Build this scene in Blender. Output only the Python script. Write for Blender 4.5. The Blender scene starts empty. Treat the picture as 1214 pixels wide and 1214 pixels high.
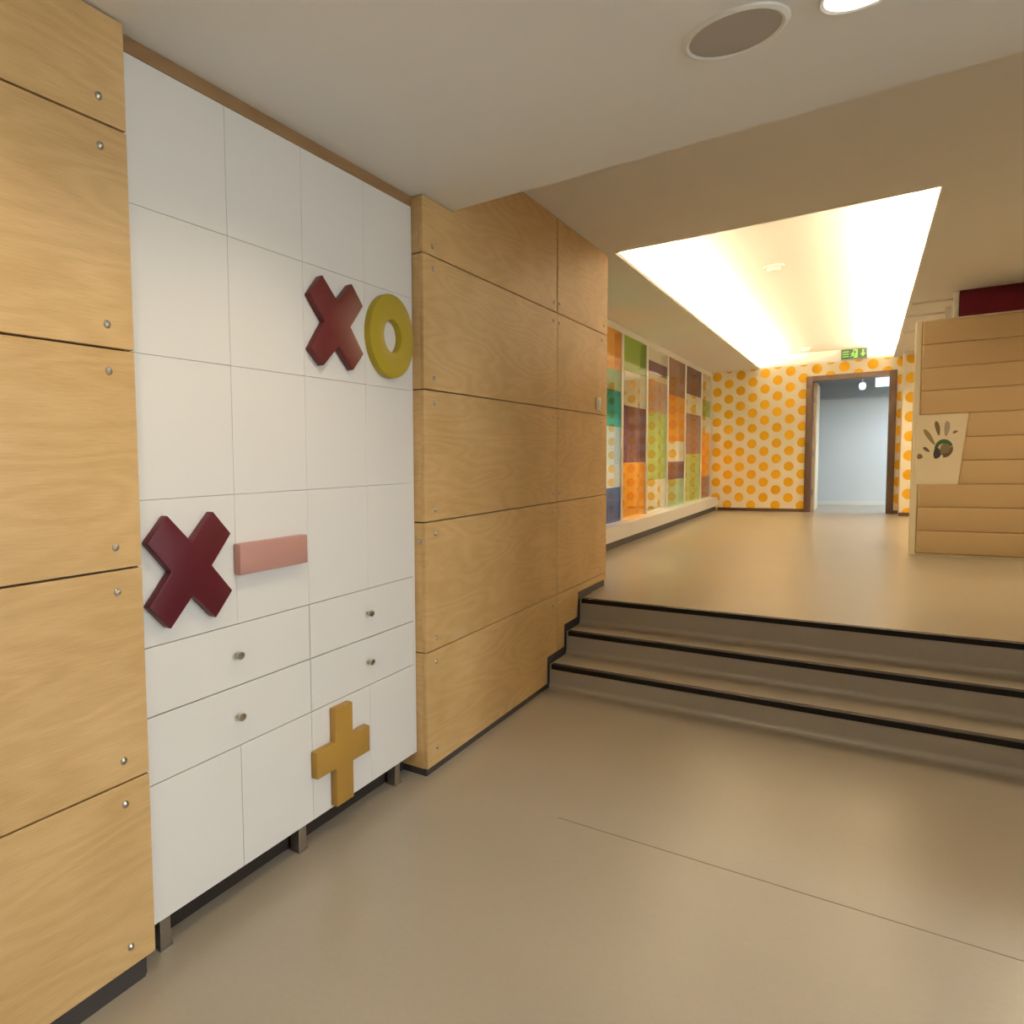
import bpy, bmesh, math, random
from mathutils import Vector, Matrix
random.seed(7)
S = bpy.context.scene
COL = S.collection
R = math.radians

# ------------------------------------------------------------------ camera
def make_camera():
    cd = bpy.data.cameras.new('camera'); cam = bpy.data.objects.new('camera', cd); COL.objects.link(cam)
    yaw, pitch, roll = R(40.2305), R(3.5553), R(-1.2893)
    f = Vector((-math.sin(yaw)*math.cos(pitch), math.cos(yaw)*math.cos(pitch), -math.sin(pitch)))
    r = Vector((math.cos(yaw), math.sin(yaw), 0)); u = r.cross(f)
    r2 = math.cos(roll)*r + math.sin(roll)*u; u2 = -math.sin(roll)*r + math.cos(roll)*u
    cam.matrix_world = Matrix(((r2.x, u2.x, -f.x, 1.5103), (r2.y, u2.y, -f.y, 0.0352), (r2.z, u2.z, -f.z, 1.4), (0, 0, 0, 1)))
    cd.sensor_fit = 'HORIZONTAL'; cd.sensor_width = 36; cd.lens = 811.70/1214*36
    cd.shift_x = (607-340)/1214; cd.shift_y = -(607-603.8)/1214
    cd.clip_start = 0.02; cd.clip_end = 100
    S.camera = cam
make_camera()

# ------------------------------------------------------------------ light and exposure
W = bpy.data.worlds.new('world'); S.world = W; W.use_nodes = True
W.node_tree.nodes['Background'].inputs[0].default_value = (0.62, 0.72, 0.85, 1)
W.node_tree.nodes['Background'].inputs[1].default_value = 1.0
S.view_settings.view_transform = 'Standard'; S.view_settings.look = 'None'
S.view_settings.exposure = 0.0; S.view_settings.gamma = 1.0
S.view_settings.use_curve_mapping = False
NEAR_W, NEAR_C = 38.0, (1.0, 0.82, 0.58)       # downlights of the lower room, several added out of view
COVE_S, COVE_C = 780.0, (1.0, 0.76, 0.46)       # LED strips in the ceiling cove
CORR_FILL_W = 90.0                                  # unseen downlights added to brighten the raised corridor
GLASS_W = 260.0                                 # downlights added to light the room behind the coloured glass
DAY_W = 130.0                                  # daylight window of the room behind the far door

FOYER_W, FOYER_C = 105.0, (0.82, 0.93, 1.0)    # daylight of the foyer window right of the lower room

# ------------------------------------------------------------------ key dimensions (metres)
XL, XC, XR, XG = 0.03, -0.005, 0.045, -0.5935        # left panels, cabinet fronts, right panels, coloured glass
Y1, Y2, Y3, Y4, Y5 = 1.180, 2.700, 4.380, 5.440, 14.185
YS = 2.985                                            # edge of the lower ceiling
H1, H2, H3 = 2.546, 2.874, 3.066
R1, R2, R3 = 4.240, 4.549, 4.822                      # risers
U1, U2, U = 0.147, 0.292, 0.461
XA, XB, YA = 0.10, 1.80, 5.41                         # coffer opening
XD0, XD1, DH = 0.740, 1.848, 2.675                    # door frame, outer
XW, YB, XN, YJ, XF = 4.3, -3.0, 2.95, 2.55, 8.6                                    # right and rear walls, out of view

# ------------------------------------------------------------------ helpers
def tag(o, label=None, cat=None, group=None, kind=None):
    if label: o['label'] = label
    if cat: o['category'] = cat
    if group: o['group'] = group
    if kind: o['kind'] = kind
    return o

def obj(name, bm, mat, parent=None, smooth=False):
    me = bpy.data.meshes.new(name)
    bmesh.ops.recalc_face_normals(bm, faces=bm.faces)
    bm.to_mesh(me); bm.free()
    if mat: me.materials.append(mat)
    if smooth:
        for p in me.polygons: p.use_smooth = True
        try: me.set_sharp_from_angle(angle=R(35))
        except Exception: pass
    o = bpy.data.objects.new(name, me); COL.objects.link(o)
    if parent:
        o.parent = parent
        o.matrix_parent_inverse = Matrix.Translation(-parent.location)
    return o

def empty(name, loc=(0, 0, 0)):
    o = bpy.data.objects.new(name, None); COL.objects.link(o); o.location = loc
    o.empty_display_size = 0.05
    return o

def bx(bm, x0, x1, y0, y1, z0, z1, bev=0.0, seg=2):
    g = bmesh.ops.create_cube(bm, size=1)
    vs = g['verts']
    for v in vs:
        v.co = Vector(((x0+x1)/2 + v.co.x*(x1-x0), (y0+y1)/2 + v.co.y*(y1-y0), (z0+z1)/2 + v.co.z*(z1-z0)))
    if bev:
        es = list({e for v in vs for e in v.link_edges})
        bmesh.ops.bevel(bm, geom=es, offset=bev, segments=seg, profile=0.5, affect='EDGES')
    return bm

def box(name, x0, x1, y0, y1, z0, z1, mat, parent=None, bev=0.0, seg=2):
    return obj(name, bx(bmesh.new(), x0, x1, y0, y1, z0, z1, bev, seg), mat, parent, smooth=bev > 0)

def prism(bm, pts, axis, a, b, bev=0.0, seg=2):
    """polygon pts in the plane normal to axis, pushed from a to b along that axis"""
    def co(p, t):
        return {0: (t, p[0], p[1]), 1: (p[0], t, p[1]), 2: (p[0], p[1], t)}[axis]
    lo = [bm.verts.new(co(p, a)) for p in pts]; hi = [bm.verts.new(co(p, b)) for p in pts]
    fs = [bm.faces.new(lo[::-1]), bm.faces.new(hi)]
    n = len(pts)
    for i in range(n): fs.append(bm.faces.new((lo[i], lo[(i+1) % n], hi[(i+1) % n], hi[i])))
    if bev:
        es = list({e for f in fs for e in f.edges})
        bmesh.ops.recalc_face_normals(bm, faces=fs)
        bmesh.ops.bevel(bm, geom=es, offset=bev, segments=seg, profile=0.5, affect='EDGES')
    return bm

def lathe(bm, prof, origin, axis=2, n=32, sx=1.0, sy=1.0):
    """prof: list of (radius, height) turned about axis through origin"""
    o = Vector(origin); rings = []
    for r, h in prof:
        ring = []
        for k in range(n if r > 1e-6 else 1):
            t = 2*math.pi*k/n; a, b = r*math.cos(t)*sx, r*math.sin(t)*sy
            c = {0: (h, a, b), 1: (a, h, b), 2: (a, b, h)}[axis]
            ring.append(bm.verts.new(o + Vector(c)))
        rings.append(ring)
    for A, B in zip(rings, rings[1:]):
        if len(A) == 1 and len(B) == 1: continue
        if len(A) == 1:
            for k in range(n): bm.faces.new((A[0], B[k], B[(k+1) % n]))
        elif len(B) == 1:
            for k in range(n): bm.faces.new((A[k], A[(k+1) % n], B[0]))
        else:
            for k in range(n): bm.faces.new((A[k], A[(k+1) % n], B[(k+1) % n], B[k]))
    return bm

def light(name, kind, loc, energy, color, parent=None, **kw):
    ld = bpy.data.lights.new(name, kind); ld.energy = energy; ld.color = color
    o = bpy.data.objects.new(name, ld); COL.objects.link(o); o.location = loc
    rot = kw.pop('rot', None)
    if rot: o.rotation_euler = rot
    for k, v in kw.items(): setattr(ld, k, v)
    if parent:
        o.parent = parent; o.matrix_parent_inverse = Matrix.Translation(-parent.location)
    return o

# ------------------------------------------------------------------ materials
class N:
    def __init__(s, name):
        s.m = bpy.data.materials.new(name); s.m.use_nodes = True
        s.t = s.m.node_tree; s.b = s.t.nodes['Principled BSDF']; s.out = s.t.nodes['Material Output']
    def n(s, typ, **kw):
        d = s.t.nodes.new(typ)
        ins = kw.pop('ins', {})
        for k, v in kw.items(): setattr(d, k, v)
        for k, v in ins.items(): s.set(d, k, v)
        return d
    def set(s, d, k, v):
        if isinstance(v, tuple) and len(v) == 2 and hasattr(v[0], 'outputs'): s.t.links.new(v[0].outputs[v[1]], d.inputs[k])
        elif hasattr(v, 'outputs'): s.t.links.new(v.outputs[0], d.inputs[k])
        else: d.inputs[k].default_value = v
    def p(s, **kw):
        for k, v in kw.items(): s.set(s.b, k.replace('_', ' '), v)
        return s
    def math(s, op, a, b=0.0):
        d = s.n('ShaderNodeMath', operation=op); s.set(d, 0, a); s.set(d, 1, b); return d

def srgb(r, g, b):
    f = lambda c: (c/255/12.92) if c/255 <= 0.04045 else ((c/255+0.055)/1.055)**2.4
    return (f(r), f(g), f(b), 1.0)

def plain(name, col, rough=0.5, spec=0.5, metal=0.0, bump=0.0, scale=60.0, var=0.0):
    m = N(name); m.p(Base_Color=col, Roughness=rough, Metallic=metal); m.set(m.b, 'Specular IOR Level', spec)
    if bump or var:
        geo = m.n('ShaderNodeNewGeometry')
        no = m.n('ShaderNodeTexNoise', ins={'Vector': (geo, 0), 'Scale': scale, 'Detail': 4.0})
        if bump:
            bp = m.n('ShaderNodeBump', ins={'Strength': bump, 'Distance': 0.002, 'Height': no}); m.p(Normal=bp)
        if var:
            hs = m.n('ShaderNodeHueSaturation', ins={'Color': col, 'Value': m.math('ADD', m.math('MULTIPLY', no, 2*var), 1-var)})
            m.p(Base_Color=hs)
    return m.m

def wood(name, dark, light_, grain=1.0):
    m = N(name)
    geo = m.n('ShaderNodeNewGeometry'); oi = m.n('ShaderNodeObjectInfo')
    off = m.n('ShaderNodeCombineXYZ', ins={1: m.math('MULTIPLY', (oi, 'Random'), 7.0), 2: m.math('MULTIPLY', (oi, 'Random'), 13.0)})
    pos = m.n('ShaderNodeVectorMath', operation='ADD'); m.set(pos, 0, (geo, 0)); m.set(pos, 1, off)
    st = m.n('ShaderNodeMapping', ins={'Vector': pos}); st.inputs['Scale'].default_value = (1.0, 0.55, 3.2)
    warp = m.n('ShaderNodeTexNoise', ins={'Vector': st, 'Scale': 1.3, 'Detail': 2.0})
    rings = m.math('SINE', m.math('MULTIPLY', warp, 95.0))
    st2 = m.n('ShaderNodeMapping', ins={'Vector': pos}); st2.inputs['Scale'].default_value = (1.0, 6.0, 140.0)
    fine = m.n('ShaderNodeTexNoise', ins={'Vector': st2, 'Scale': 2.2, 'Detail': 5.0, 'Roughness': 0.65})
    big = m.n('ShaderNodeTexNoise', ins={'Vector': pos, 'Scale': 2.4, 'Detail': 2.0})
    v = m.math('ADD', m.math('MULTIPLY', rings, 0.055*grain), m.math('MULTIPLY', fine, 0.55))
    v = m.math('ADD', v, m.math('MULTIPLY', big, 0.45))
    v = m.math('ADD', v, 0.0)
    cr = m.n('ShaderNodeValToRGB', ins={'Fac': v})
    cr.color_ramp.elements[0].position = 0.25; cr.color_ramp.elements[0].color = dark
    cr.color_ramp.elements[1].position = 0.78; cr.color_ramp.elements[1].color = light_
    rr = m.math('ADD', m.math('MULTIPLY', fine, 0.12), 0.36)
    bp = m.n('ShaderNodeBump', ins={'Strength': 0.12, 'Distance': 0.001, 'Height': fine})
    m.p(Base_Color=cr, Roughness=rr, Normal=bp); m.set(m.b, 'Specular IOR Level', 0.4)
    return m.m

def emit(name, col, strength):
    m = N(name); m.p(Base_Color=(0, 0, 0, 1), Emission_Color=col); m.set(m.b, 'Emission Strength', strength); return m.m

def tinted(name, col, haze=0.10):
    """flat coloured glass sheet: tinted see-through, a little milky, with a surface reflection"""
    m = N(name); t = m.t
    col = tuple(c**0.5 for c in col[:3]) + (1,); haze *= 0.35          # light passes both faces of the sheet
    tr = m.n('ShaderNodeBsdfTransparent', ins={'Color': col})
    df = m.n('ShaderNodeBsdfDiffuse', ins={'Color': col})
    gl = m.n('ShaderNodeBsdfGlossy', ins={'Color': (1, 1, 1, 1), 'Roughness': 0.03})
    mx = m.n('ShaderNodeMixShader'); mx.inputs[0].default_value = haze
    t.links.new(tr.outputs[0], mx.inputs[1]); t.links.new(df.outputs[0], mx.inputs[2])
    lw = m.n('ShaderNodeLayerWeight', ins={'Blend': 0.5}); geo = m.n('ShaderNodeNewGeometry')
    refl = m.math('ADD', m.math('MULTIPLY', m.math('POWER', (lw, 'Facing'), 5.0), 0.35), 0.03)
    fr = m.math('MULTIPLY', refl, m.math('SUBTRACT', 1.0, (geo, 'Backfacing')))     # one reflection, at the outer face
    m2 = m.n('ShaderNodeMixShader'); t.links.new(fr.outputs[0], m2.inputs[0])
    t.links.new(mx.outputs[0], m2.inputs[1]); t.links.new(gl.outputs[0], m2.inputs[2])
    t.links.new(m2.outputs[0], m.out.inputs[0]); t.nodes.remove(m.b)
    return m.m

def vinyl(name, col):
    m = N(name); geo = m.n('ShaderNodeNewGeometry')
    n1 = m.n('ShaderNodeTexNoise', ins={'Vector': (geo, 0), 'Scale': 55.0, 'Detail': 5.0, 'Roughness': 0.7})
    n2 = m.n('ShaderNodeTexNoise', ins={'Vector': (geo, 0), 'Scale': 1.6, 'Detail': 3.0})
    v = m.math('ADD', m.math('MULTIPLY', n1, 0.16), m.math('MULTIPLY', n2, 0.20))
    hs = m.n('ShaderNodeHueSaturation', ins={'Color': col, 'Value': m.math('ADD', v, 0.82)})
    rr = m.math('ADD', m.math('MULTIPLY', n2, 0.03), 0.278)
    m.p(Base_Color=hs, Roughness=rr); m.set(m.b, 'Specular IOR Level', 0.85)
    return m.m

def dots(name, base, dot, x0=-0.507, z0=2.005, dx=0.1725, dz=0.262, rx=0.070, rz=0.082):
    """wallpaper print: staggered columns of dots, in world metres"""
    m = N(name); geo = m.n('ShaderNodeNewGeometry')
    sp = m.n('ShaderNodeSeparateXYZ', ins={0: (geo, 0)})
    u = m.math('DIVIDE', m.math('SUBTRACT', (sp, 0), x0), dx)
    i = m.math('FLOOR', m.math('ADD', u, 0.5))
    du = m.math('MULTIPLY', m.math('SUBTRACT', u, i), dx/rx)
    par = m.math('MULTIPLY', m.math('ABSOLUTE', m.math('MODULO', i, 2.0)), 0.5)
    w = m.math('ADD', m.math('DIVIDE', m.math('SUBTRACT', (sp, 2), z0), dz), par)
    j = m.math('FLOOR', m.math('ADD', w, 0.5))
    dv = m.math('MULTIPLY', m.math('SUBTRACT', w, j), dz/rz)
    d = m.math('ADD', m.math('MULTIPLY', du, du), m.math('MULTIPLY', dv, dv))
    cr = m.n('ShaderNodeValToRGB', ins={'Fac': d})
    cr.color_ramp.elements[0].position = 0.82; cr.color_ramp.elements[0].color = dot
    cr.color_ramp.elements[1].position = 1.0; cr.color_ramp.elements[1].color = base
    m.p(Base_Color=cr, Roughness=0.6); m.set(m.b, 'Specular IOR Level', 0.25)
    return m.m

M = {}
M['ceiling'] = plain('ceiling_paint', (0.84, 0.83, 0.81, 1), 0.8, 0.2, bump=0.05, scale=120)
M['wall'] = plain('wall_paint', (0.80, 0.78, 0.74, 1), 0.7, 0.25, bump=0.05, scale=90)
M['wood'] = wood('plywood_panel', (0.53, 0.32, 0.118, 1), (0.77, 0.525, 0.245, 1))
M['trimwood'] = wood('trim_wood', (0.26, 0.14, 0.06, 1), (0.40, 0.24, 0.11, 1))
M['floor'] = vinyl('beige_vinyl', (0.395, 0.345, 0.268, 1))
M['seam'] = plain('vinyl_weld', (0.25, 0.20, 0.14, 1), 0.5)
M['nosing'] = plain('black_rubber', (0.010, 0.007, 0.006, 1), 0.55, 0.3)
M['skirting'] = plain('dark_skirting', (0.055, 0.048, 0.046, 1), 0.5, 0.4)
M['darkwood'] = plain('dark_brown_frame', (0.075, 0.042, 0.026, 1), 0.4, 0.4, var=0.1, scale=30)
M['white'] = plain('white_lacquer', (0.80, 0.775, 0.735, 1), 0.38, 0.4, bump=0.02, scale=200)
M['carcass'] = plain('cabinet_carcass', (0.62, 0.58, 0.52, 1), 0.5, 0.3)
M['kick'] = plain('kickboard', (0.035, 0.025, 0.02, 1), 0.6, 0.3)
M['steel'] = plain('brushed_steel', (0.42, 0.39, 0.36, 1), 0.35, 0.5, metal=1.0)
M['screw'] = plain('screw_steel', (0.55, 0.52, 0.48, 1), 0.3, 0.5, metal=1.0)
M['maroon'] = plain('maroon_paint', (0.105, 0.006, 0.016, 1), 0.42, 0.4)
M['redx'] = plain('red_paint', (0.150, 0.020, 0.020, 1), 0.42, 0.4)
M['yellow'] = plain('mustard_yellow', (0.44, 0.33, 0.022, 1), 0.42, 0.4)
M['pink'] = plain('salmon_pink', (0.52, 0.27, 0.225, 1), 0.42, 0.4)
M['ochre'] = plain('ochre_paint', (0.45, 0.25, 0.045, 1), 0.42, 0.4)
M['dots'] = dots('dotted_wallpaper', (0.88, 0.81, 0.66, 1), (0.80, 0.44, 0.015, 1))
M['dots2'] = dots('dotted_wallpaper_side', (0.88, 0.81, 0.66, 1), (0.80, 0.44, 0.015, 1), x0=2.00, z0=1.36, dz=0.285)
M['cream'] = plain('cream_laminate', (0.70, 0.62, 0.47, 1), 0.5, 0.3)
M['pad'] = plain('tan_upholstery', (0.50, 0.36, 0.20, 1), 0.7, 0.2, bump=0.08, scale=250)
M['deepred'] = plain('deep_red_wall', (0.085, 0.004, 0.010, 1), 0.6, 0.2)
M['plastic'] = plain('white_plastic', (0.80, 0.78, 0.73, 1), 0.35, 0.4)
M['grille'] = plain('speaker_grille', (0.46, 0.42, 0.38, 1), 0.6, 0.3, bump=0.5, scale=700)
M['bluewall'] = plain('pale_wall', (0.68, 0.72, 0.75, 1), 0.7, 0.2)
M['duct'] = plain('grey_duct', (0.28, 0.32, 0.38, 1), 0.45, 0.5)
M['led'] = emit('led_strip', (*COVE_C, 1), COVE_S)
M['lens'] = emit('lamp_lens', (1.0, 0.93, 0.80, 1), 9.0)
M['panel'] = emit('fill_diffuser', (0.86, 0.94, 1.0, 1), 85.0)
M['coolglow'] = emit('cool_glow', (0.75, 0.88, 1.0, 1), 1.6)
M['signdark'] = emit('sign_dark_green', (0.012, 0.09, 0.015, 1), 1.0)
M['signlight'] = emit('sign_light_green', (0.35, 0.85, 0.08, 1), 1.0)
GL = {k: tinted('glass_'+k, c, h) for k, c, h in (
    ('clear', (0.88, 0.90, 0.80, 1), 0.04), ('orange', (0.95, 0.48, 0.08, 1), 0.12), ('green', (0.32, 0.52, 0.07, 1), 0.14),
    ('mint', (0.52, 0.74, 0.50, 1), 0.12), ('teal', (0.07, 0.50, 0.44, 1), 0.20), ('paleblue', (0.60, 0.76, 0.86, 1), 0.35),
    ('white', (0.80, 0.86, 0.84, 1), 0.35), ('navy', (0.08, 0.11, 0.34, 1), 0.20), ('plum', (0.25, 0.14, 0.21, 1), 0.10),
    ('mauve', (0.44, 0.28, 0.26, 1), 0.10), ('lime', (0.52, 0.70, 0.26, 1), 0.10), ('rose', (0.66, 0.50, 0.48, 1), 0.08))}

# ------------------------------------------------------------------ the setting: floors and stairs
floor = tag(box('floor', -0.62, XF, YB, R1+0.05, -0.12, 0.0, M['floor']), 'beige vinyl floor of the lower room', kind='structure')
obj('seam', prism(bmesh.new(), [(0.62, 2.696), (XN, 2.690), (XN, 2.693), (0.62, 2.699)], 2, 0.0, 0.0012), M['seam'], floor)
tag(box('floor_upper', -4.2, XW, R3+0.28, Y5+3.2, U-0.12, U, M['floor']), 'beige vinyl floor of the raised corridor', kind='structure')

st = empty('staircase', ((XR+XN)/2, R2, 0))
tag(st, 'three wide beige vinyl steps with black nosings', 'stairs')
prev = 0.0
for (y, z, yn) in ((R1, U1, R2), (R2, U2, R3), (R3, U, R3+0.28)):
    x0 = XR+0.004
    last = y == R3
    s = box('step', x0, XN, y, (yn+0.02 if not last else yn), prev-0.02 if prev else 0.0, z, M['floor'], st)
    c = bmesh.new(); rr = 0.035                                        # coved foot of the riser
    pts = [(y+0.001, prev)]
    for k in range(7):
        a = math.pi/2*k/6; pts.append((y-rr+rr*math.sin(a), prev+rr-rr*math.cos(a)))
    prism(c, [(p[0], p[1]) for p in pts], 0, x0, XN)
    obj('cove', c, M['floor'], s, smooth=True)
    nb = bmesh.new()
    prism(nb, [(y-0.007, z-0.026), (y+0.002, z-0.026), (y+0.002, z-0.001), (y+0.040, z-0.001), (y+0.040, z+0.0035), (y-0.004, z+0.0035), (y-0.007, z+0.001)], 0, x0+0.012, XN)
    obj('nosing', nb, M['nosing'], s)
    prev = z

# ------------------------------------------------------------------ ceilings
tag(box('ceiling', -0.62, XF, YB, YS, H1, H3+0.12, M['ceiling']), 'plain white lowered ceiling over the lower room', kind='structure')
bm = bmesh.new(); T = 0.03
for (a, b, c, d) in ((-4.2, XW, YS, YA), (-4.2, XA, YA, Y5), (XB, XW, YA, Y5)):
    bx(bm, a, b, c, d, H2, H2+T)
tag(obj('ceiling_upper', bm, M['ceiling']), 'white corridor ceiling around the lit recess', kind='structure')
bm = bmesh.new(); CW = 0.10
bx(bm, XA-CW, XB+CW, YA-0.02, Y5, H3, H3+0.05)
bx(bm, XA-CW-0.03, XA-CW, YA-0.02, Y5, H2+T, H3); bx(bm, XB+CW, XB+CW+0.03, YA-0.02, Y5, H2+T, H3)
bx(bm, XA-CW, XB+CW, YA-0.05, YA-0.02, H2+T, H3)
tag(obj('ceiling_coffer', bm, M['ceiling']), 'white ceiling of the recess lit by hidden strips', kind='structure')
for (x, lab) in ((XA-0.062, 'warm LED strip hidden in the recess above the coloured glass side'), (XB+0.062, 'warm LED strip hidden in the recess above the padded partition side')):
    tag(box('led_strip', x-0.012, x+0.012, YA+0.05, Y5-0.05, H2+T, H2+T+0.002, M['led']), lab, 'light strip', 'LED strips of the ceiling recess')

# ------------------------------------------------------------------ walls
wl = bmesh.new()
bx(wl, -0.62, XL-0.020, YB, Y1-0.02, 0, H1); bx(wl, -0.62, -0.50, Y1-0.02, Y2+0.02, 0, H1)
bx(wl, -0.62, XR-0.020, Y2+0.020, Y4-0.002, 0, H2); bx(wl, -0.62, XR-0.02, Y2+0.02, YS, 0, H1)
wall_left = tag(obj('wall_left', wl, M['skirting']), 'wall clad in birch plywood panels with steel screws', kind='structure')

def screw_mesh():
    b = bmesh.new(); lathe(b, [(0.0, 0.0058), (0.004, 0.0056), (0.0045, 0.0048), (0.0080, 0.0042), (0.0100, 0.0024), (0.0105, 0.0), (0.0105, -0.002)], (0, 0, 0), 0, 14)
    me = bpy.data.meshes.new('screw'); bmesh.ops.recalc_face_normals(b, faces=b.faces); b.to_mesh(me); b.free(); me.materials.append(M['screw'])
    for p in me.polygons: p.use_smooth = True
    return me
SCREW = screw_mesh()
def screw(parent, x, y, z):
    o = bpy.data.objects.new('screw', SCREW); COL.objects.link(o); o.parent = parent; o.location = (x, y, z)

def panel(x, poly, holes):
    p = obj('plywood_panel', prism(bmesh.new(), poly, 0, x-0.018, x, 0.0012, 1), M['wood'], wall_left)
    for (y, z) in holes: screw(p, x, y, z)
    return p
G = 0.0028
def rect(y0, y1, z0, z1): return [(y0+G, z0+G), (y1-G, z0+G), (y1-G, z1-G), (y0+G, z1-G)]
JL = [0.062, 0.574, 1.142, 1.712, 2.270, H1-0.002]
for (ya, yb) in ((-1.25, Y1), (YB+0.01, -1.25)):
    for k in range(5):
        z0, z1 = JL[k], JL[k+1]
        zs = [z0+0.060, z1-0.058] if k < 4 else [z0+0.062]
        panel(XL, rect(ya, yb, z0, z1), [(y, z) for y in (yb-0.085, ya+0.085) for z in zs])
# returned edge of the left panels, facing the cabinet
JR = [0.030, 0.560, 1.142, 1.722, 2.303, H2-0.002]
for (k, (z0, z1)) in enumerate(zip(JR, JR[1:])):
    top = z1 if k < 4 else H2-0.002
    zs = [z0+0.058, z1-0.057] if k < 4 else [z0+0.060, z1-0.05]
    # near column of panels, its lowest board notched over the first step
    if k == 0:
        pa = [(Y2+G, z0+G), (R1-0.03, z0+G), (R1-0.03, U1+0.050), (Y3-G, U1+0.050), (Y3-G, z1-G), (Y2+G, z1-G)]
        pb = [(Y3+G, U1+0.050), (R2-0.03, U1+0.050), (R2-0.03, U2+0.050), (R3-0.03, U2+0.050), (R3-0.03, U+0.050), (Y4, U+0.050), (Y4, z1-G), (Y3+G, z1-G)]
        ha = [(Y2+0.090, z0+0.08), (Y2+0.092, z1-0.055), (Y3-0.075, z1-0.060)]
        hb = [(Y3+0.035, z1-0.062), (Y3+0.035, U1+0.10)]
    elif k == 4:
        pa = [(Y2+G, z0+G), (Y3-0.012, z0+G), (Y3-0.012, top), (YS+0.01, top), (YS+0.01, H1-0.003), (Y2+G, H1-0.003)]
        pb = [(Y3+0.004, z0+G), (Y4, z0+G), (Y4, top), (Y3+0.004, top)]
        ha = [(Y2+0.086, z0+0.040), (Y3-0.066, z0+0.055)]
        hb = [(Y3+0.030, z0+0.060), (Y4-0.09, z1-0.06), (Y4-0.09, z0+0.06)]
    else:
        pa, pb = rect(Y2, Y3, z0, z1), [(Y3+G, z0+G), (Y4, z0+G), (Y4, z1-G), (Y3+G, z1-G)]
        ha = [(Y2+0.094, z0+0.052), (Y2+0.094, z1-0.055), (Y3-0.072, z0+0.056), (Y3-0.072, z1-0.056)]
        hb = [(Y3+0.030, z0+0.056), (Y3+0.030, z1-0.056), (Y4-0.14, z0+0.05), (Y4-0.14, z1-0.05)]
    panel(XR, pa, ha); panel(XR, pb, hb)
    # return of the column, the narrow face beside the cabinet
    zt = z1 if k < 4 else H1-0.003
    b = bx(bmesh.new(), -0.10, XR-0.0185, Y2, Y2+0.018, z0+G, zt-G, 0.001, 1)
    ret = obj('return_panel', b, M['wood'], wall_left)
tag(obj('screw', lathe(bmesh.new(), [(0, -0.006), (0.008, -0.005), (0.0105, 0.0), (0.0105, 0.002)], (0.018, Y2, 1.06), 1, 14), M['screw'], ret))
# far end of the column
bm = bx(bmesh.new(), -0.60, XR-0.0185, Y4-0.001, Y4+0.017, U+0.05, H2-0.002)
obj('end_panel', bm, M['wood'], wall_left)

bb = bmesh.new()
prism(bb, [(YB, 0), (Y1-0.03, 0), (Y1-0.03, JL[0]+0.01), (YB, JL[0]+0.01)], 0, XL-0.021, XL-0.012)
tag(obj('baseboard_left', bb, M['skirting']), 'dark recessed skirting under the plywood panels left of the cabinet', kind='structure')
bb = bmesh.new(); e = 0.012
prism(bb, [(Y2+0.004, 0), (R1+0.02, 0), (R1+0.02, U1-0.01), (R2+0.02, U1-0.01), (R2+0.02, U2-0.01), (R3+0.02, U2-0.01), (R3+0.02, U-0.01), (Y4-0.02, U-0.01),
           (Y4-0.02, U+0.062), (R3-0.04, U+0.062), (R3-0.04, U2+0.062), (R2-0.04, U2+0.062), (R2-0.04, U1+0.062), (R1-0.04, U1+0.062), (R1-0.04, 0.045), (Y2+0.004, 0.045)],
      0, XR-0.022, XR-0.006)
bx(bb, -0.10, XR-0.022, Y2+0.004, Y2+0.012, 0, 0.045)
tag(obj('baseboard_stairs', bb, M['skirting']), 'dark skirting stepping up beside the stairs', kind='structure')

# out-of-view shell
bm = bmesh.new(); bx(bm, XW, XW+0.12, R3+0.28, Y5+3.2, -0.12, H3+0.12); bx(bm, XN, XN+0.14, YJ, R3+0.40, 0, H3); bx(bm, XN+0.14, XW+0.12, R3+0.28, R3+0.40, U, H3)
bx(bm, XN+0.14, XF, YJ, YJ+0.14, 0, H1)
tag(obj('wall_right', bm, M['wall']), 'plain cream side wall of the room', kind='structure')
bm = bmesh.new(); FY0, FY1, FZ0, FZ1 = 0.10, 1.50, 1.00, 2.45
bx(bm, XF, XF+0.15, YB, FY0, 0, H1); bx(bm, XF, XF+0.15, FY1, YJ+0.14, 0, H1); bx(bm, XF, XF+0.15, FY0, FY1, 0, FZ0); bx(bm, XF, XF+0.15, FY0, FY1, FZ1, H1)
tag(obj('wall_foyer', bm, M['wall']), 'plain cream foyer wall around a window', kind='structure')
bm = bmesh.new()
for (a, b, c, d) in ((FY0, FY0+0.05, FZ0, FZ1), (FY1-0.05, FY1, FZ0, FZ1), (FY0, FY1, FZ0, FZ0+0.05), (FY0, FY1, FZ1-0.05, FZ1), ((FY0+FY1)/2-0.025, (FY0+FY1)/2+0.025, FZ0, FZ1)):
    bx(bm, XF+0.04, XF+0.10, a, b, c, d)
tag(obj('window_2', bm, M['plastic']), 'white framed foyer window', kind='structure')
light('daylight_foyer', 'AREA', (XF-0.02, (FY0+FY1)/2, (FZ0+FZ1)/2), FOYER_W, FOYER_C, None, shape='RECTANGLE', size=1.45, size_y=1.4, rot=(0, R(90), 0))
tag(box('wall_front', -0.62, XF, YB-0.12, YB, -0.12, H3+0.12, M['wall']), 'plain cream end wall of the lower room', kind='structure')

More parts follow.
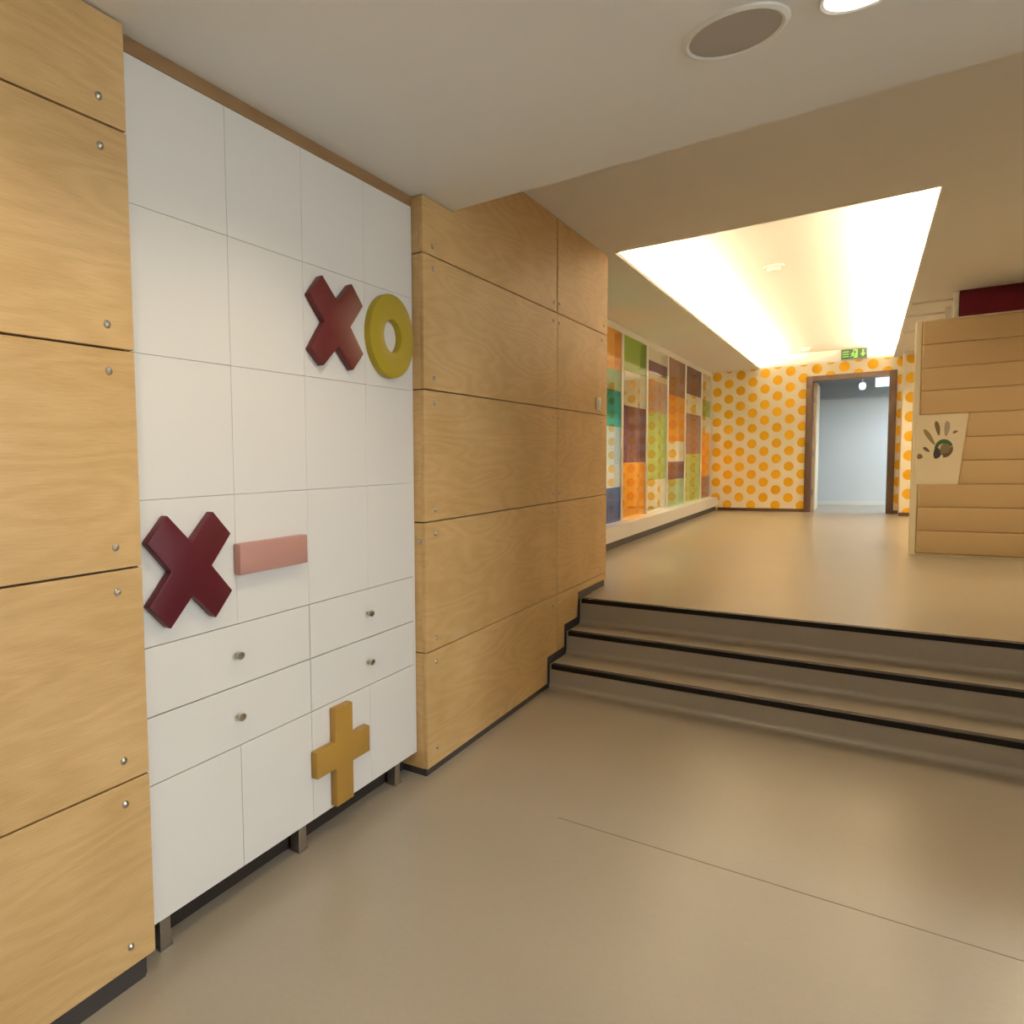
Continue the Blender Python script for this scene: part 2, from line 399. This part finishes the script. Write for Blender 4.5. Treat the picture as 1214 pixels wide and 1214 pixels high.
# far wall with the door opening
def wallpiece(bm, x0, x1, z0, z1): bx(bm, x0, x1, Y5, Y5+0.16, z0, z1)
bm = bmesh.new()
wallpiece(bm, -4.2, XD0+0.02, U, H2); wallpiece(bm, XD1-0.02, 2.3, U, H2); wallpiece(bm, XD0+0.02, XD1-0.02, DH-0.02, H2)
tag(obj('wall_back', bm, M['dots']), 'cream wallpaper with staggered orange-yellow dots around the door', kind='structure')
tag(box('wall_back_upper', -4.2, XW, Y5+0.004, Y5+0.16, H2, H3+0.12, M['ceiling']), 'white wall above the dotted wallpaper inside the recess', kind='structure')
tag(box('wall_back_side', 1.905, XW, 13.72, 14.18, U, H2, M['dots2']), 'dotted wall return between the door and the padded partition', kind='structure')
bm = bmesh.new(); bx(bm, XG+0.12, XD0, Y5-0.012, Y5, U, U+0.052)
tag(obj('baseboard_back', bm, M['darkwood']), 'dark skirting under the dotted wallpaper', kind='structure')
bm = bmesh.new(); bx(bm, XD1, 1.905, Y5-0.012, Y5, U, U+0.052); bx(bm, 1.900, XW, 13.708, 13.72, U, U+0.052)
tag(obj('baseboard_right', bm, M['darkwood']), 'dark skirting to the right of the far door', kind='structure')

# ------------------------------------------------------------------ coloured glass screen
YG0, YG1 = 5.45, Y5
ZS, ZT = 0.700, 2.800
win = bmesh.new()
bx(win, XG-0.08, XG+0.006, YG0, YG1, ZT, H2, 0)
bx(win, XG-0.08, XG+0.006, YG0, YG1, ZS-0.03, ZS+0.01, 0)
window = tag(obj('window_1', win, M['plastic']), 'screen of stacked coloured glass panes between cream mullions', kind='structure')
mull = [5.47, 6.05, 7.22, 8.40, 9.535, 10.705, 11.92, 13.25, 14.14]
for y in mull:
    w = 0.085 if y < 14 else 0.06
    box('mullion', XG-0.075, XG+0.004, y-w/2, y+w/2, ZS, ZT, M['plastic'], window, bev=0.004)
cols = {
    3: [('navy', 0.700, 1.092), ('white', 1.092, 1.336), ('paleblue', 1.336, 1.755), ('teal', 1.755, 2.155), ('mint', 2.155, 2.377), ('orange', 2.377, 2.80)],
    4: [('orange', 0.700, 1.357), ('plum', 1.357, 2.013), ('clear', 2.013, 2.413), ('green', 2.413, 2.80)],
    5: [('clear', 0.700, 1.12), ('lime', 1.12, 2.001), ('rose', 2.001, 2.402), ('clear', 2.402, 2.482), ('plum', 2.482, 2.641), ('clear', 2.641, 2.80)],
    6: [('mint', 0.700, 1.094), ('plum', 1.094, 1.35), ('clear', 1.35, 1.64), ('orange', 1.64, 2.291), ('mauve', 2.291, 2.80)],
    7: [('lime', 0.700, 1.454), ('mauve', 1.454, 2.086), ('clear', 2.086, 2.382), ('plum', 2.382, 2.80)],
    8: [('mauve', 0.700, 1.081), ('orange', 1.081, 1.823), ('clear', 1.823, 2.092), ('lime', 2.092, 2.37), ('clear', 2.37, 2.80)],
}
cols[2] = [('clear', 0.70, 1.35), ('orange', 1.35, 2.0), ('teal', 2.0, 2.8)]
cols[1] = [('lime', 0.70, 1.35), ('clear', 1.35, 2.0), ('plum', 2.0, 2.8)]
names = dict(clear='clear glass pane', white='whitish glass pane', paleblue='pale blue glass pane', lime='yellow-green glass pane', rose='dusty rose glass pane', mint='mint green glass pane')
for k, ps in cols.items():
    y0, y1 = mull[k-1]+0.0425, mull[k]-(0.0425 if k < 8 else 0.03)
    for (c, z0, z1) in ps:
        p = box('pane', XG-0.012, XG-0.004, y0, y1, z0+0.001, z1-0.001, GL[c], window)
        p['label'] = names.get(c, c + ' coloured glass pane')
tag(box('wall_glass_curb', XG-0.10, XG+0.12, YG0, Y5, U+0.085, ZS, M['white']), 'low white curb wall under the coloured glass', kind='structure')
tag(box('baseboard_glass', XG-0.10, XG+0.085, YG0, Y5, U, U+0.085, M['skirting']), 'dark skirting under the white curb', kind='structure')
# room behind the coloured glass
tag(box('wall_glass_room', -4.32, -4.2, Y4-0.5, Y5, U, H3, M['wall']), 'cream wall of the room behind the glass', kind='structure')
tag(box('wall_glass_room_near', -4.2, -0.62, Y4-0.10, Y4, U, H3, M['wall']), 'cream near wall of the room behind the glass', kind='structure')

# ------------------------------------------------------------------ far door and the room behind it
d = empty('door_1', ((XD0+XD1)/2, Y5, U)); tag(d, 'dark brown door frame around an open doorway', kind='structure')
fw = 0.085
bm = bmesh.new(); bx(bm, XD0, XD0+fw, Y5-0.03, Y5+0.18, U, DH, 0.004); obj('jamb', bm, M['darkwood'], d)
bm = bmesh.new(); bx(bm, XD1-fw, XD1, Y5-0.03, Y5+0.18, U, DH, 0.004); obj('jamb', bm, M['darkwood'], d)
bm = bmesh.new(); bx(bm, XD0+fw, XD1-fw, Y5-0.03, Y5+0.18, DH-fw, DH, 0.004); obj('lintel', bm, M['darkwood'], d)
leaf = box('door_leaf', XD0+fw+0.004, XD0+fw+0.049, Y5+0.14, Y5+1.05, U+0.01, DH-fw-0.01, M['cream'], d, bev=0.003)
for z in (0.78, 1.42, 2.30):
    obj('hinge', lathe(bmesh.new(), [(0, -0.05), (0.011, -0.05), (0.011, 0.05), (0, 0.05)], (XD0+fw+0.012, Y5+0.128, z), 2, 10), M['steel'], leaf)
YR = Y5+2.3
bm = bmesh.new(); bx(bm, -0.2, XW, YR, YR+0.1, U, H3); bx(bm, -0.3, -0.2, Y5+0.16, YR+0.1, U, H3)
tag(obj('wall_store', bm, M['bluewall']), 'pale wall of the room behind the far door', kind='structure')
tag(box('ceiling_store', -0.3, XW, Y5+0.16, YR+0.1, H3, H3+0.08, M['ceiling']), 'ceiling of the room behind the far door', kind='structure')
tag(box('baseboard_store', -0.2, XW, YR-0.015, YR, U, U+0.07, M['white']), 'white skirting in the room behind the door', kind='structure')

# ------------------------------------------------------------------ tall cabinets
CY = [1.188, 1.572, 1.940, 2.324, 2.676]
CZ = [0.106, 0.510, 0.706, 0.905, 1.317, 1.717, 2.112, 2.500]
def cabinet(c0, label):
    ya, yb = CY[c0], CY[c0+2]
    if c0: yb2 = Y2-0.003
    else: yb2 = yb
    root = empty('tall_cabinet', (XC-0.25, (ya+yb)/2, 0)); tag(root, label, 'cabinet', 'tall white cabinets in the niche')
    b = bx(bmesh.new(), -0.48, XC-0.0195, ya+0.001, yb2-0.001, CZ[0], CZ[-1])
    if c0: bx(b, XC-0.0195, XC-0.001, yb+0.001, yb2-0.001, CZ[0], CZ[-1])
    obj('body', b, M['carcass'] if not c0 else M['white'], root)
    def front(name, y0, y1, z0, z1, g=0.0010):
        return box(name, XC-0.019, XC, y0+g, y1-g, z0+g, z1-g, M['white'], root, bev=0.0008, seg=1)
    def knob(par, y, z):
        b = lathe(bmesh.new(), [(0, 0.0), (0.0055, 0.0), (0.0055, 0.012), (0.010, 0.016), (0.0165, 0.019), (0.0175, 0.0215), (0.0165, 0.024), (0.010, 0.0255), (0, 0.026)], (XC, y, z), 0, 24, sx=1.0, sy=0.72)
        obj('knob', b, M['screw'], par, smooth=True)
    for c in (c0, c0+1):
        front('door', CY[c], CY[c+1], CZ[0], CZ[1])
        for r in range(3, 7): front('door', CY[c], CY[c+1], CZ[r], CZ[r+1], 0.0006)
    ym = CY[c0+1]-0.012
    for r in (1, 2):
        dr = front('drawer', ya, yb, CZ[r], CZ[r+1], 0.0020)
        knob(dr, ym, (CZ[r]+CZ[r+1])/2+0.002)
    ks = bmesh.new(); bx(ks, -0.095, -0.080, ya, yb2, 0.0, CZ[0]); obj('kickboard', ks, M['kick'], root)
    for (y0, y1) in ((ya+0.050, ya+0.090), (yb-0.062, yb-0.020)) if not c0 else ((yb-0.135, yb-0.095),):
        lg = bmesh.new(); bx(lg, XC-0.062, XC-0.020, y0, y1, 0.006, CZ[0], 0.002); bx(lg, XC-0.066, XC-0.016, y0-0.004, y1+0.004, 0.0, 0.007)
        obj('leg', lg, M['steel'], root)
    return root
cabinet(0, 'tall white cabinet carrying the dark maroon cross and the pink bar')
cabinet(2, 'tall white cabinet carrying the yellow ring and the ochre plus sign')
tag(box('trim_1', XC-0.05, XC-0.002, Y1, Y2-0.002, CZ[-1]+0.002, H1-0.001, M['trimwood']), 'brown wood strip between the cabinets and the ceiling', kind='structure')

# signs fixed on the cabinet fronts
TH = 0.030
def sign(name, pts, mat, label):
    return tag(obj(name, prism(bmesh.new(), pts, 0, XC+0.0005, XC+TH, 0.0035, 2), mat, smooth=True), label, 'sign', 'coloured game symbols on the cabinet fronts')
def cross(cy, cz, o, i):
    # o: (outer half width, outer arm start), i: inner notch distance
    a, b = o
    q = [(-b, a), (0, i), (b, a), (a, b), (i, 0), (a, -b), (b, -a), (0, -i), (-b, -a), (-a, -b), (-i, 0), (-a, b)]
    return [(cy+u, cz+v) for u, v in q]
sign('cross_sign', cross(1.363, 1.111, (0.161, 0.088), 0.078), M['maroon'], 'dark maroon cross beside the pink bar on the white cabinet')
sign('cross_sign', [(1.944, 2.000), (2.016, 2.076), (2.108, 1.998), (2.198, 2.079), (2.272, 2.007), (2.187, 1.917), (2.272, 1.826), (2.200, 1.758), (2.108, 1.836), (2.016, 1.758), (1.944, 1.812), (2.029, 1.917)], M['redx'], 'brick red cross beside the yellow ring on the white cabinet')
sign('minus_sign', [(1.561, 1.064), (1.900, 1.064), (1.900, 1.162), (1.561, 1.162)], M['pink'], 'salmon pink bar right of the dark maroon cross')
sign('plus_sign', [(2.047, 0.120), (2.157, 0.120), (2.157, 0.262), (2.273, 0.262), (2.273, 0.366), (2.157, 0.366), (2.157, 0.494), (2.047, 0.494), (2.047, 0.366), (1.930, 0.366), (1.930, 0.268), (2.047, 0.268)], M['ochre'], 'ochre plus sign low on the cabinet door')
bm = bmesh.new(); ro, ri, n = 0.169, 0.066, 64; bv = 0.006
lathe(bm, [(ri, 0.0005), (ri, TH-bv), (ri+bv*0.3, TH-bv*0.3), (ri+bv, TH), (ro-bv, TH), (ro-bv*0.3, TH-bv*0.3), (ro, TH-bv), (ro, 0.0005), (ri, 0.0005)], (XC, 2.489, 1.922), 0, n)
bmesh.ops.remove_doubles(bm, verts=bm.verts, dist=1e-5)
tag(obj('ring_sign', bm, M['yellow'], smooth=True), 'mustard yellow ring beside the brick red cross', 'sign', 'coloured game symbols on the cabinet fronts')

# ------------------------------------------------------------------ padded partition
PY, PX0, PX1, PT = 8.520, 1.830, XW-0.05, 2.580
pt = empty('padded_partition', ((PX0+PX1)/2, PY, U)); tag(pt, 'tan upholstered partition of stacked horizontal cushions with cream frame', 'partition')
b = bmesh.new()
bx(b, PX0, PX0+0.045, PY-0.010, PY+0.12, U, PT, 0.006); bx(b, PX0+0.045, PX1, PY-0.010, PY+0.12, PT-0.016, PT, 0.004)
bx(b, PX0+0.045, PX1, PY-0.010, PY+0.12, U, U+0.022, 0.003); bx(b, PX0+0.045, PX1, PY+0.04, PY+0.11, U+0.02, PT-0.012)
obj('frame', b, M['cream'], pt)
PZ = [0.485, 0.690, 0.903, 1.110, 1.322, 1.528, 1.738, 1.950, 2.152, 2.360, 2.563]
def edge_x(z): return 2.138 + (z-1.110)/(1.738-1.110)*(2.192-2.138)
for k in range(10):
    z0, z1 = PZ[k], PZ[k+1]
    l0, l1 = (edge_x(z0), edge_x(z1)) if 3 <= k <= 5 else (PX0+0.046, PX0+0.046)
    obj('cushion', prism(bmesh.new(), [(l0, z0), (PX1, z0), (PX1, z1), (l1, z1)], 1, PY-0.028, PY+0.045, 0.012, 3), M['pad'], pt, smooth=True)
bd = obj('board', prism(bmesh.new(), [(PX0+0.02, 1.110), (2.138, 1.110), (2.192, 1.738), (PX0+0.02, 1.738)], 1, PY-0.018, PY+0.045, 0.004), M['cream'], pt)
tag(bd, 'cream board with a painted handprint')
def P2(u, v):   # crop pixel of the print -> board metres
    return (1.872 + (u-90)/(900-90)*0.300, 1.738 - (v-140)/(1150-140)*0.628)
def blob(name, pts, col, rough=0.6):
    return obj(name, prism(bmesh.new(), [P2(*p) for p in pts], 1, PY-0.0195, PY-0.0175), plain(name+'_paint', col, rough), bd)
def oval(cx, cy, a, b, ang, n=20):
    c, s = math.cos(R(ang)), math.sin(R(ang)); o = []
    for k in range(n):
        t = 2*math.pi*k/n; x, y = a*math.cos(t), b*math.sin(t); w = 1+0.08*math.sin(3*t+1)
        o.append((cx+(x*c-y*s)*w, cy+(x*s+y*c)*w))
    return o
def ringpts(cx, cy, a, b, t0, t1, wd, n=18):
    o = [(cx+a*math.cos(R(t0+(t1-t0)*k/n)), cy+b*math.sin(R(t0+(t1-t0)*k/n))) for k in range(n+1)]
    i = [(cx+(a-wd)*math.cos(R(t0+(t1-t0)*k/n)), cy+(b-wd)*math.sin(R(t0+(t1-t0)*k/n))) for k in range(n+1)]
    return o + i[::-1]
blob('finger_print', oval(275, 455, 150, 38, 48), (0.24, 0.19, 0.065, 1))
blob('finger_print', oval(420, 335, 108, 40, 72), (0.17, 0.12, 0.06, 1))
blob('finger_print', oval(585, 345, 108, 48, 95), (0.34, 0.29, 0.22, 1))
blob('finger_print', oval(728, 402, 45, 20, -14), (0.20, 0.14, 0.06, 1))
blob('thumb_print', oval(232, 640, 66, 24, 28), (0.12, 0.075, 0.03, 1))
blob('thumb_print', oval(120, 742, 50, 38, 0), (0.16, 0.11, 0.035, 1))
blob('palm_print', ringpts(540, 640, 165, 140, -175, -20, 62), (0.045, 0.11, 0.04, 1))
blob('palm_print', ringpts(545, 640, 158, 125, -18, 95, 50), (0.14, 0.09, 0.05, 1))
blob('palm_print', oval(560, 650, 92, 84, 0), (0.20, 0.155, 0.075, 1))
blob('palm_print', oval(425, 700, 66, 82, 0), (0.030, 0.032, 0.040, 1))

# deep red wall and white posts seen over the partition
tag(box('wall_red', 2.137, XW, 8.930, 9.030, U, H2, M['deepred']), 'deep red wall behind the padded partition', kind='structure')
for (x0, x1, y, zt, lab) in ((2.098, 2.134, 8.94, H2, 'tall white post against the edge of the deep red wall'), (2.098, 2.140, 9.80, H2, 'white post standing farther behind the deep red wall')):
    tag(box('post', x0, x1, y, y+0.05, U, zt, M['plastic'], bev=0.003), lab, 'post', 'posts behind the padded partition')
for k, y in enumerate((9.30, 10.10, 11.38)):  # strips shaped after streaks of light on the ceiling
    tag(box('trim_%d' % (k+2), XB+0.02, 2.14 if k < 2 else 2.6, y, y+0.06, H2-0.022, H2, M['plastic'], bev=0.004), 'white strip standing for a streak of light across the corridor ceiling', kind='structure')
tag(box('trim_5', 1.905, XW, 13.66, 13.74, H2-0.035, H2, M['ceiling']), 'shallow ceiling edge above the dotted return', kind='structure')

# ------------------------------------------------------------------ ceiling fixtures
def downlight(x, y, z, energy, color, label, group, spot=R(140), r=0.088):
    d = empty('downlight', (x, y, z)); tag(d, label, 'ceiling light', group)
    obj('trim_ring', lathe(bmesh.new(), [(r-0.012, 0.0), (r-0.012, -0.004), (r-0.004, -0.007), (r, -0.004), (r, 0.0)], (x, y, z), 2, 40), M['plastic'], d, smooth=True)
    obj('lens', lathe(bmesh.new(), [(0, -0.003), (r-0.012, -0.003), (r-0.012, -0.0005), (0, -0.0005)], (x, y, z), 2, 40), M['lens'], d)
    light('lamp', 'SPOT', (x, y, z-0.012), energy, color, d, spot_size=spot, spot_blend=0.7, shadow_soft_size=0.07)
    return d
downlight(1.478, 2.325, H1, NEAR_W*0.5, NEAR_C, 'round glowing downlight beside the ceiling speaker', 'downlights of the lower room')
for (x, y, lab) in ((0.80, 1.60, 'added round downlight close to the tall white cabinets'), (0.62, 0.40, 'round downlight close to the plywood panels left of the cabinets'),  # the cabinet one is unseen, added to brighten the cabinet fronts
                    (1.478, -1.2, 'added round downlight near the plain end wall'), (3.1, -1.2, 'added round downlight between the end wall and the foyer')):  # both end-wall lamps are unseen, added to raise the room light
    downlight(x, y, H1, NEAR_W, NEAR_C, lab, 'downlights of the lower room')
for (x, y, lab) in ((-2.2, 7.2, 'added downlight behind the coloured glass, beside the plain near wall'), (-2.2, 9.6, 'added downlight behind the coloured glass, midway along the room'), (-2.2, 12.6, 'added downlight behind the coloured glass, beside the dotted wall')):
    downlight(x, y, H2, GLASS_W, (1.0, 0.84, 0.60), lab, 'added downlights behind the coloured glass', spot=R(160))  # unseen lamps put in because the room behind the glass needs light

for (x, y, lab) in ((2.70, 6.1, 'added round fill light of the raised corridor between the stairs and the padded partition'), (2.70, 7.0, 'added round fill light of the raised corridor just before the padded partition'),
                    (2.50, 10.6, 'added round fill light behind the deep red wall'), (2.50, 12.4, 'added round fill light behind the deep red wall near the dotted return')):
    downlight(x, y, H2, CORR_FILL_W if y < 9 else CORR_FILL_W*2, COVE_C, lab, 'added fill lights of the raised corridor', spot=R(150))  # unseen lamps put in to brighten the corridor and the dotted wall

# flat cool panel added right of the view to brighten the lower floor
cp = empty('fill_panel_light', (4.9, 1.95, H1)); tag(cp, 'added square cool white fill panel in the foyer ceiling', 'ceiling light')
box('frame', 4.58, 5.22, 1.63, 2.27, H1-0.020, H1, M['plastic'], cp, bev=0.003)
box('diffuser', 4.60, 5.20, 1.65, 2.25, H1-0.024, H1-0.018, M['panel'], cp)

sp = empty('ceiling_speaker', (1.212, 2.308, H1)); tag(sp, 'round grey ceiling speaker with a pale rim', 'speaker')
obj('rim', lathe(bmesh.new(), [(0.106, 0), (0.106, -0.006), (0.112, -0.009), (0.122, -0.005), (0.124, 0)], (1.212, 2.308, H1), 2, 48), M['plastic'], sp, smooth=True)
obj('grille', lathe(bmesh.new(), [(0, -0.0075), (0.06, -0.007), (0.106, -0.0045), (0.106, -0.0005), (0, -0.0005)], (1.212, 2.308, H1), 2, 48), M['grille'], sp, smooth=True)

for (x, y, lab) in ((0.853, 7.52, 'white smoke detector in the middle of the lit recess'), (0.760, 13.55, 'small white smoke detector near the exit sign')):
    sd = empty('smoke_detector', (x, y, H3)); tag(sd, lab, 'smoke detector', 'smoke detectors in the lit recess')
    obj('base', lathe(bmesh.new(), [(0, 0), (0.078, 0), (0.078, -0.012), (0.070, -0.016), (0, -0.016)], (x, y, H3), 2, 32), M['plastic'], sd, smooth=True)
    obj('head', lathe(bmesh.new(), [(0, -0.016), (0.050, -0.016), (0.050, -0.030), (0.040, -0.044), (0.022, -0.050), (0, -0.051)], (x, y, H3), 2, 32), M['plastic'], sd, smooth=True)

# air grille on the white wall above the wallpaper
ag = empty('air_grille', (0.955, Y5, 3.01)); tag(ag, 'white linear air grille beside the exit sign', 'air vent')
b = bmesh.new(); bx(b, 0.76, 1.15, Y5-0.020, Y5+0.004, 3.045, 3.057); bx(b, 0.76, 1.15, Y5-0.020, Y5+0.004, 2.968, 2.980)
bx(b, 0.76, 0.772, Y5-0.020, Y5+0.004, 2.980, 3.045); bx(b, 1.138, 1.15, Y5-0.020, Y5+0.004, 2.980, 3.045)
obj('frame', b, M['plastic'], ag)
for k in range(3): box('slat', 0.772, 1.138, Y5-0.014, Y5+0.003, 2.988+k*0.019, 2.998+k*0.019, M['plastic'], ag)

# exit sign
ex = empty('exit_sign', (1.33, Y5-0.05, 2.97)); tag(ex, 'green lit exit sign with a running figure and an arrow', 'exit sign')
EX0, EX1, EZ0, EZ1, EY = 1.175, 1.488, 2.893, 3.048, Y5-0.075
box('housing', EX0-0.006, EX1+0.006, EY+0.003, Y5+0.004, EZ0-0.006, EZ1+0.006, M['plastic'], ex)
box('face', EX0, EX1, EY, EY+0.004, EZ0, EZ1, M['signdark'], ex)
def eg(name, pts): obj(name, prism(bmesh.new(), [(EX0+u*(EX1-EX0), EZ0+v*(EZ1-EZ0)) for u, v in pts], 1, EY-0.002, EY+0.001), M['signlight'], ex)
for v in (0.22, 0.46, 0.70): eg('bar', [(0.05, v), (0.30, v), (0.30, v+0.09), (0.05, v+0.09)])
eg('doorway', [(0.53, 0.08), (0.64, 0.08), (0.64, 0.92), (0.46, 0.92), (0.46, 0.80), (0.56, 0.80), (0.56, 0.45), (0.53, 0.45)])
eg('runner_head', [(0.47+0.030*math.cos(k*math.pi/5), 0.70+0.065*math.sin(k*math.pi/5)) for k in range(10)])
eg('runner_body', [(0.43, 0.60), (0.50, 0.62), (0.53, 0.50), (0.58, 0.48), (0.58, 0.42), (0.51, 0.43), (0.49, 0.50), (0.48, 0.38), (0.53, 0.28), (0.52, 0.10), (0.48, 0.10), (0.485, 0.25), (0.43, 0.31), (0.40, 0.20), (0.35, 0.20), (0.35, 0.26), (0.385, 0.27), (0.41, 0.42), (0.43, 0.54), (0.39, 0.46), (0.365, 0.48), (0.395, 0.60)])
eg('arrow', [(0.81, 0.86), (0.87, 0.86), (0.87, 0.50), (0.94, 0.50), (0.84, 0.14), (0.74, 0.50), (0.81, 0.50)])

# switch on the plywood column
sw = empty('wall_switch', (XR, 5.215, 1.80)); tag(sw, 'small white switch on the plywood column', 'switch')
box('plate', XR, XR+0.010, 5.165, 5.265, 1.752, 1.842, M['plastic'], sw, bev=0.004)
box('rocker', XR+0.010, XR+0.015, 5.190, 5.240, 1.770, 1.824, M['plastic'], sw, bev=0.002)

# room behind the door: duct, lamp box, detector and the daylight from a side window
tag(box('duct', -0.18, 2.84, YR-0.42, YR-0.02, 2.42, 2.90, M['duct'], bev=0.006), 'grey duct under the ceiling behind the far door', 'duct')
lb = empty('lamp_box', (1.68, Y5+0.55, 2.48)); tag(lb, 'boxy cool white lamp behind the door lintel', 'lamp')
box('housing', 1.605, 1.86, Y5+0.50, Y5+0.62, 2.478, 2.70, M['plastic'], lb)
box('lens', 1.60, 1.865, Y5+0.485, Y5+0.500, 2.468, 2.66, M['coolglow'], lb)
sdx = empty('ceiling_sensor', (1.44, Y5+0.7, 2.56)); tag(sdx, 'small white sensor with an added glow hanging behind the door lintel', 'sensor')
obj('stem', lathe(bmesh.new(), [(0, 0), (0.010, 0), (0.010, 0.62), (0, 0.62)], (1.44, Y5+0.7, 2.57), 2, 10), M['plastic'], sdx)
obj('head', lathe(bmesh.new(), [(0, -0.07), (0.032, -0.06), (0.045, -0.02), (0.045, 0.02), (0.03, 0.05), (0, 0.05)], (1.44, Y5+0.7, 2.52), 2, 20), M['coolglow'], sdx, smooth=True)  # head is given the lamp's glow though it is only a sensor
tag(box('wall_store_head', 2.85, 2.97, Y5+0.16, YR, 2.48, H3, M['bluewall']), 'wall over the opening of the room behind the far door', kind='structure')
dl = light('daylight_store', 'AREA', (4.05, Y5+0.95, 2.80), DAY_W, (0.74, 0.88, 1.0), None, shape='RECTANGLE', size=0.5, size_y=0.9)
dl.rotation_euler = (Vector((1.2, YR, 1.3)) - dl.location).to_track_quat('-Z', 'Y').to_euler()
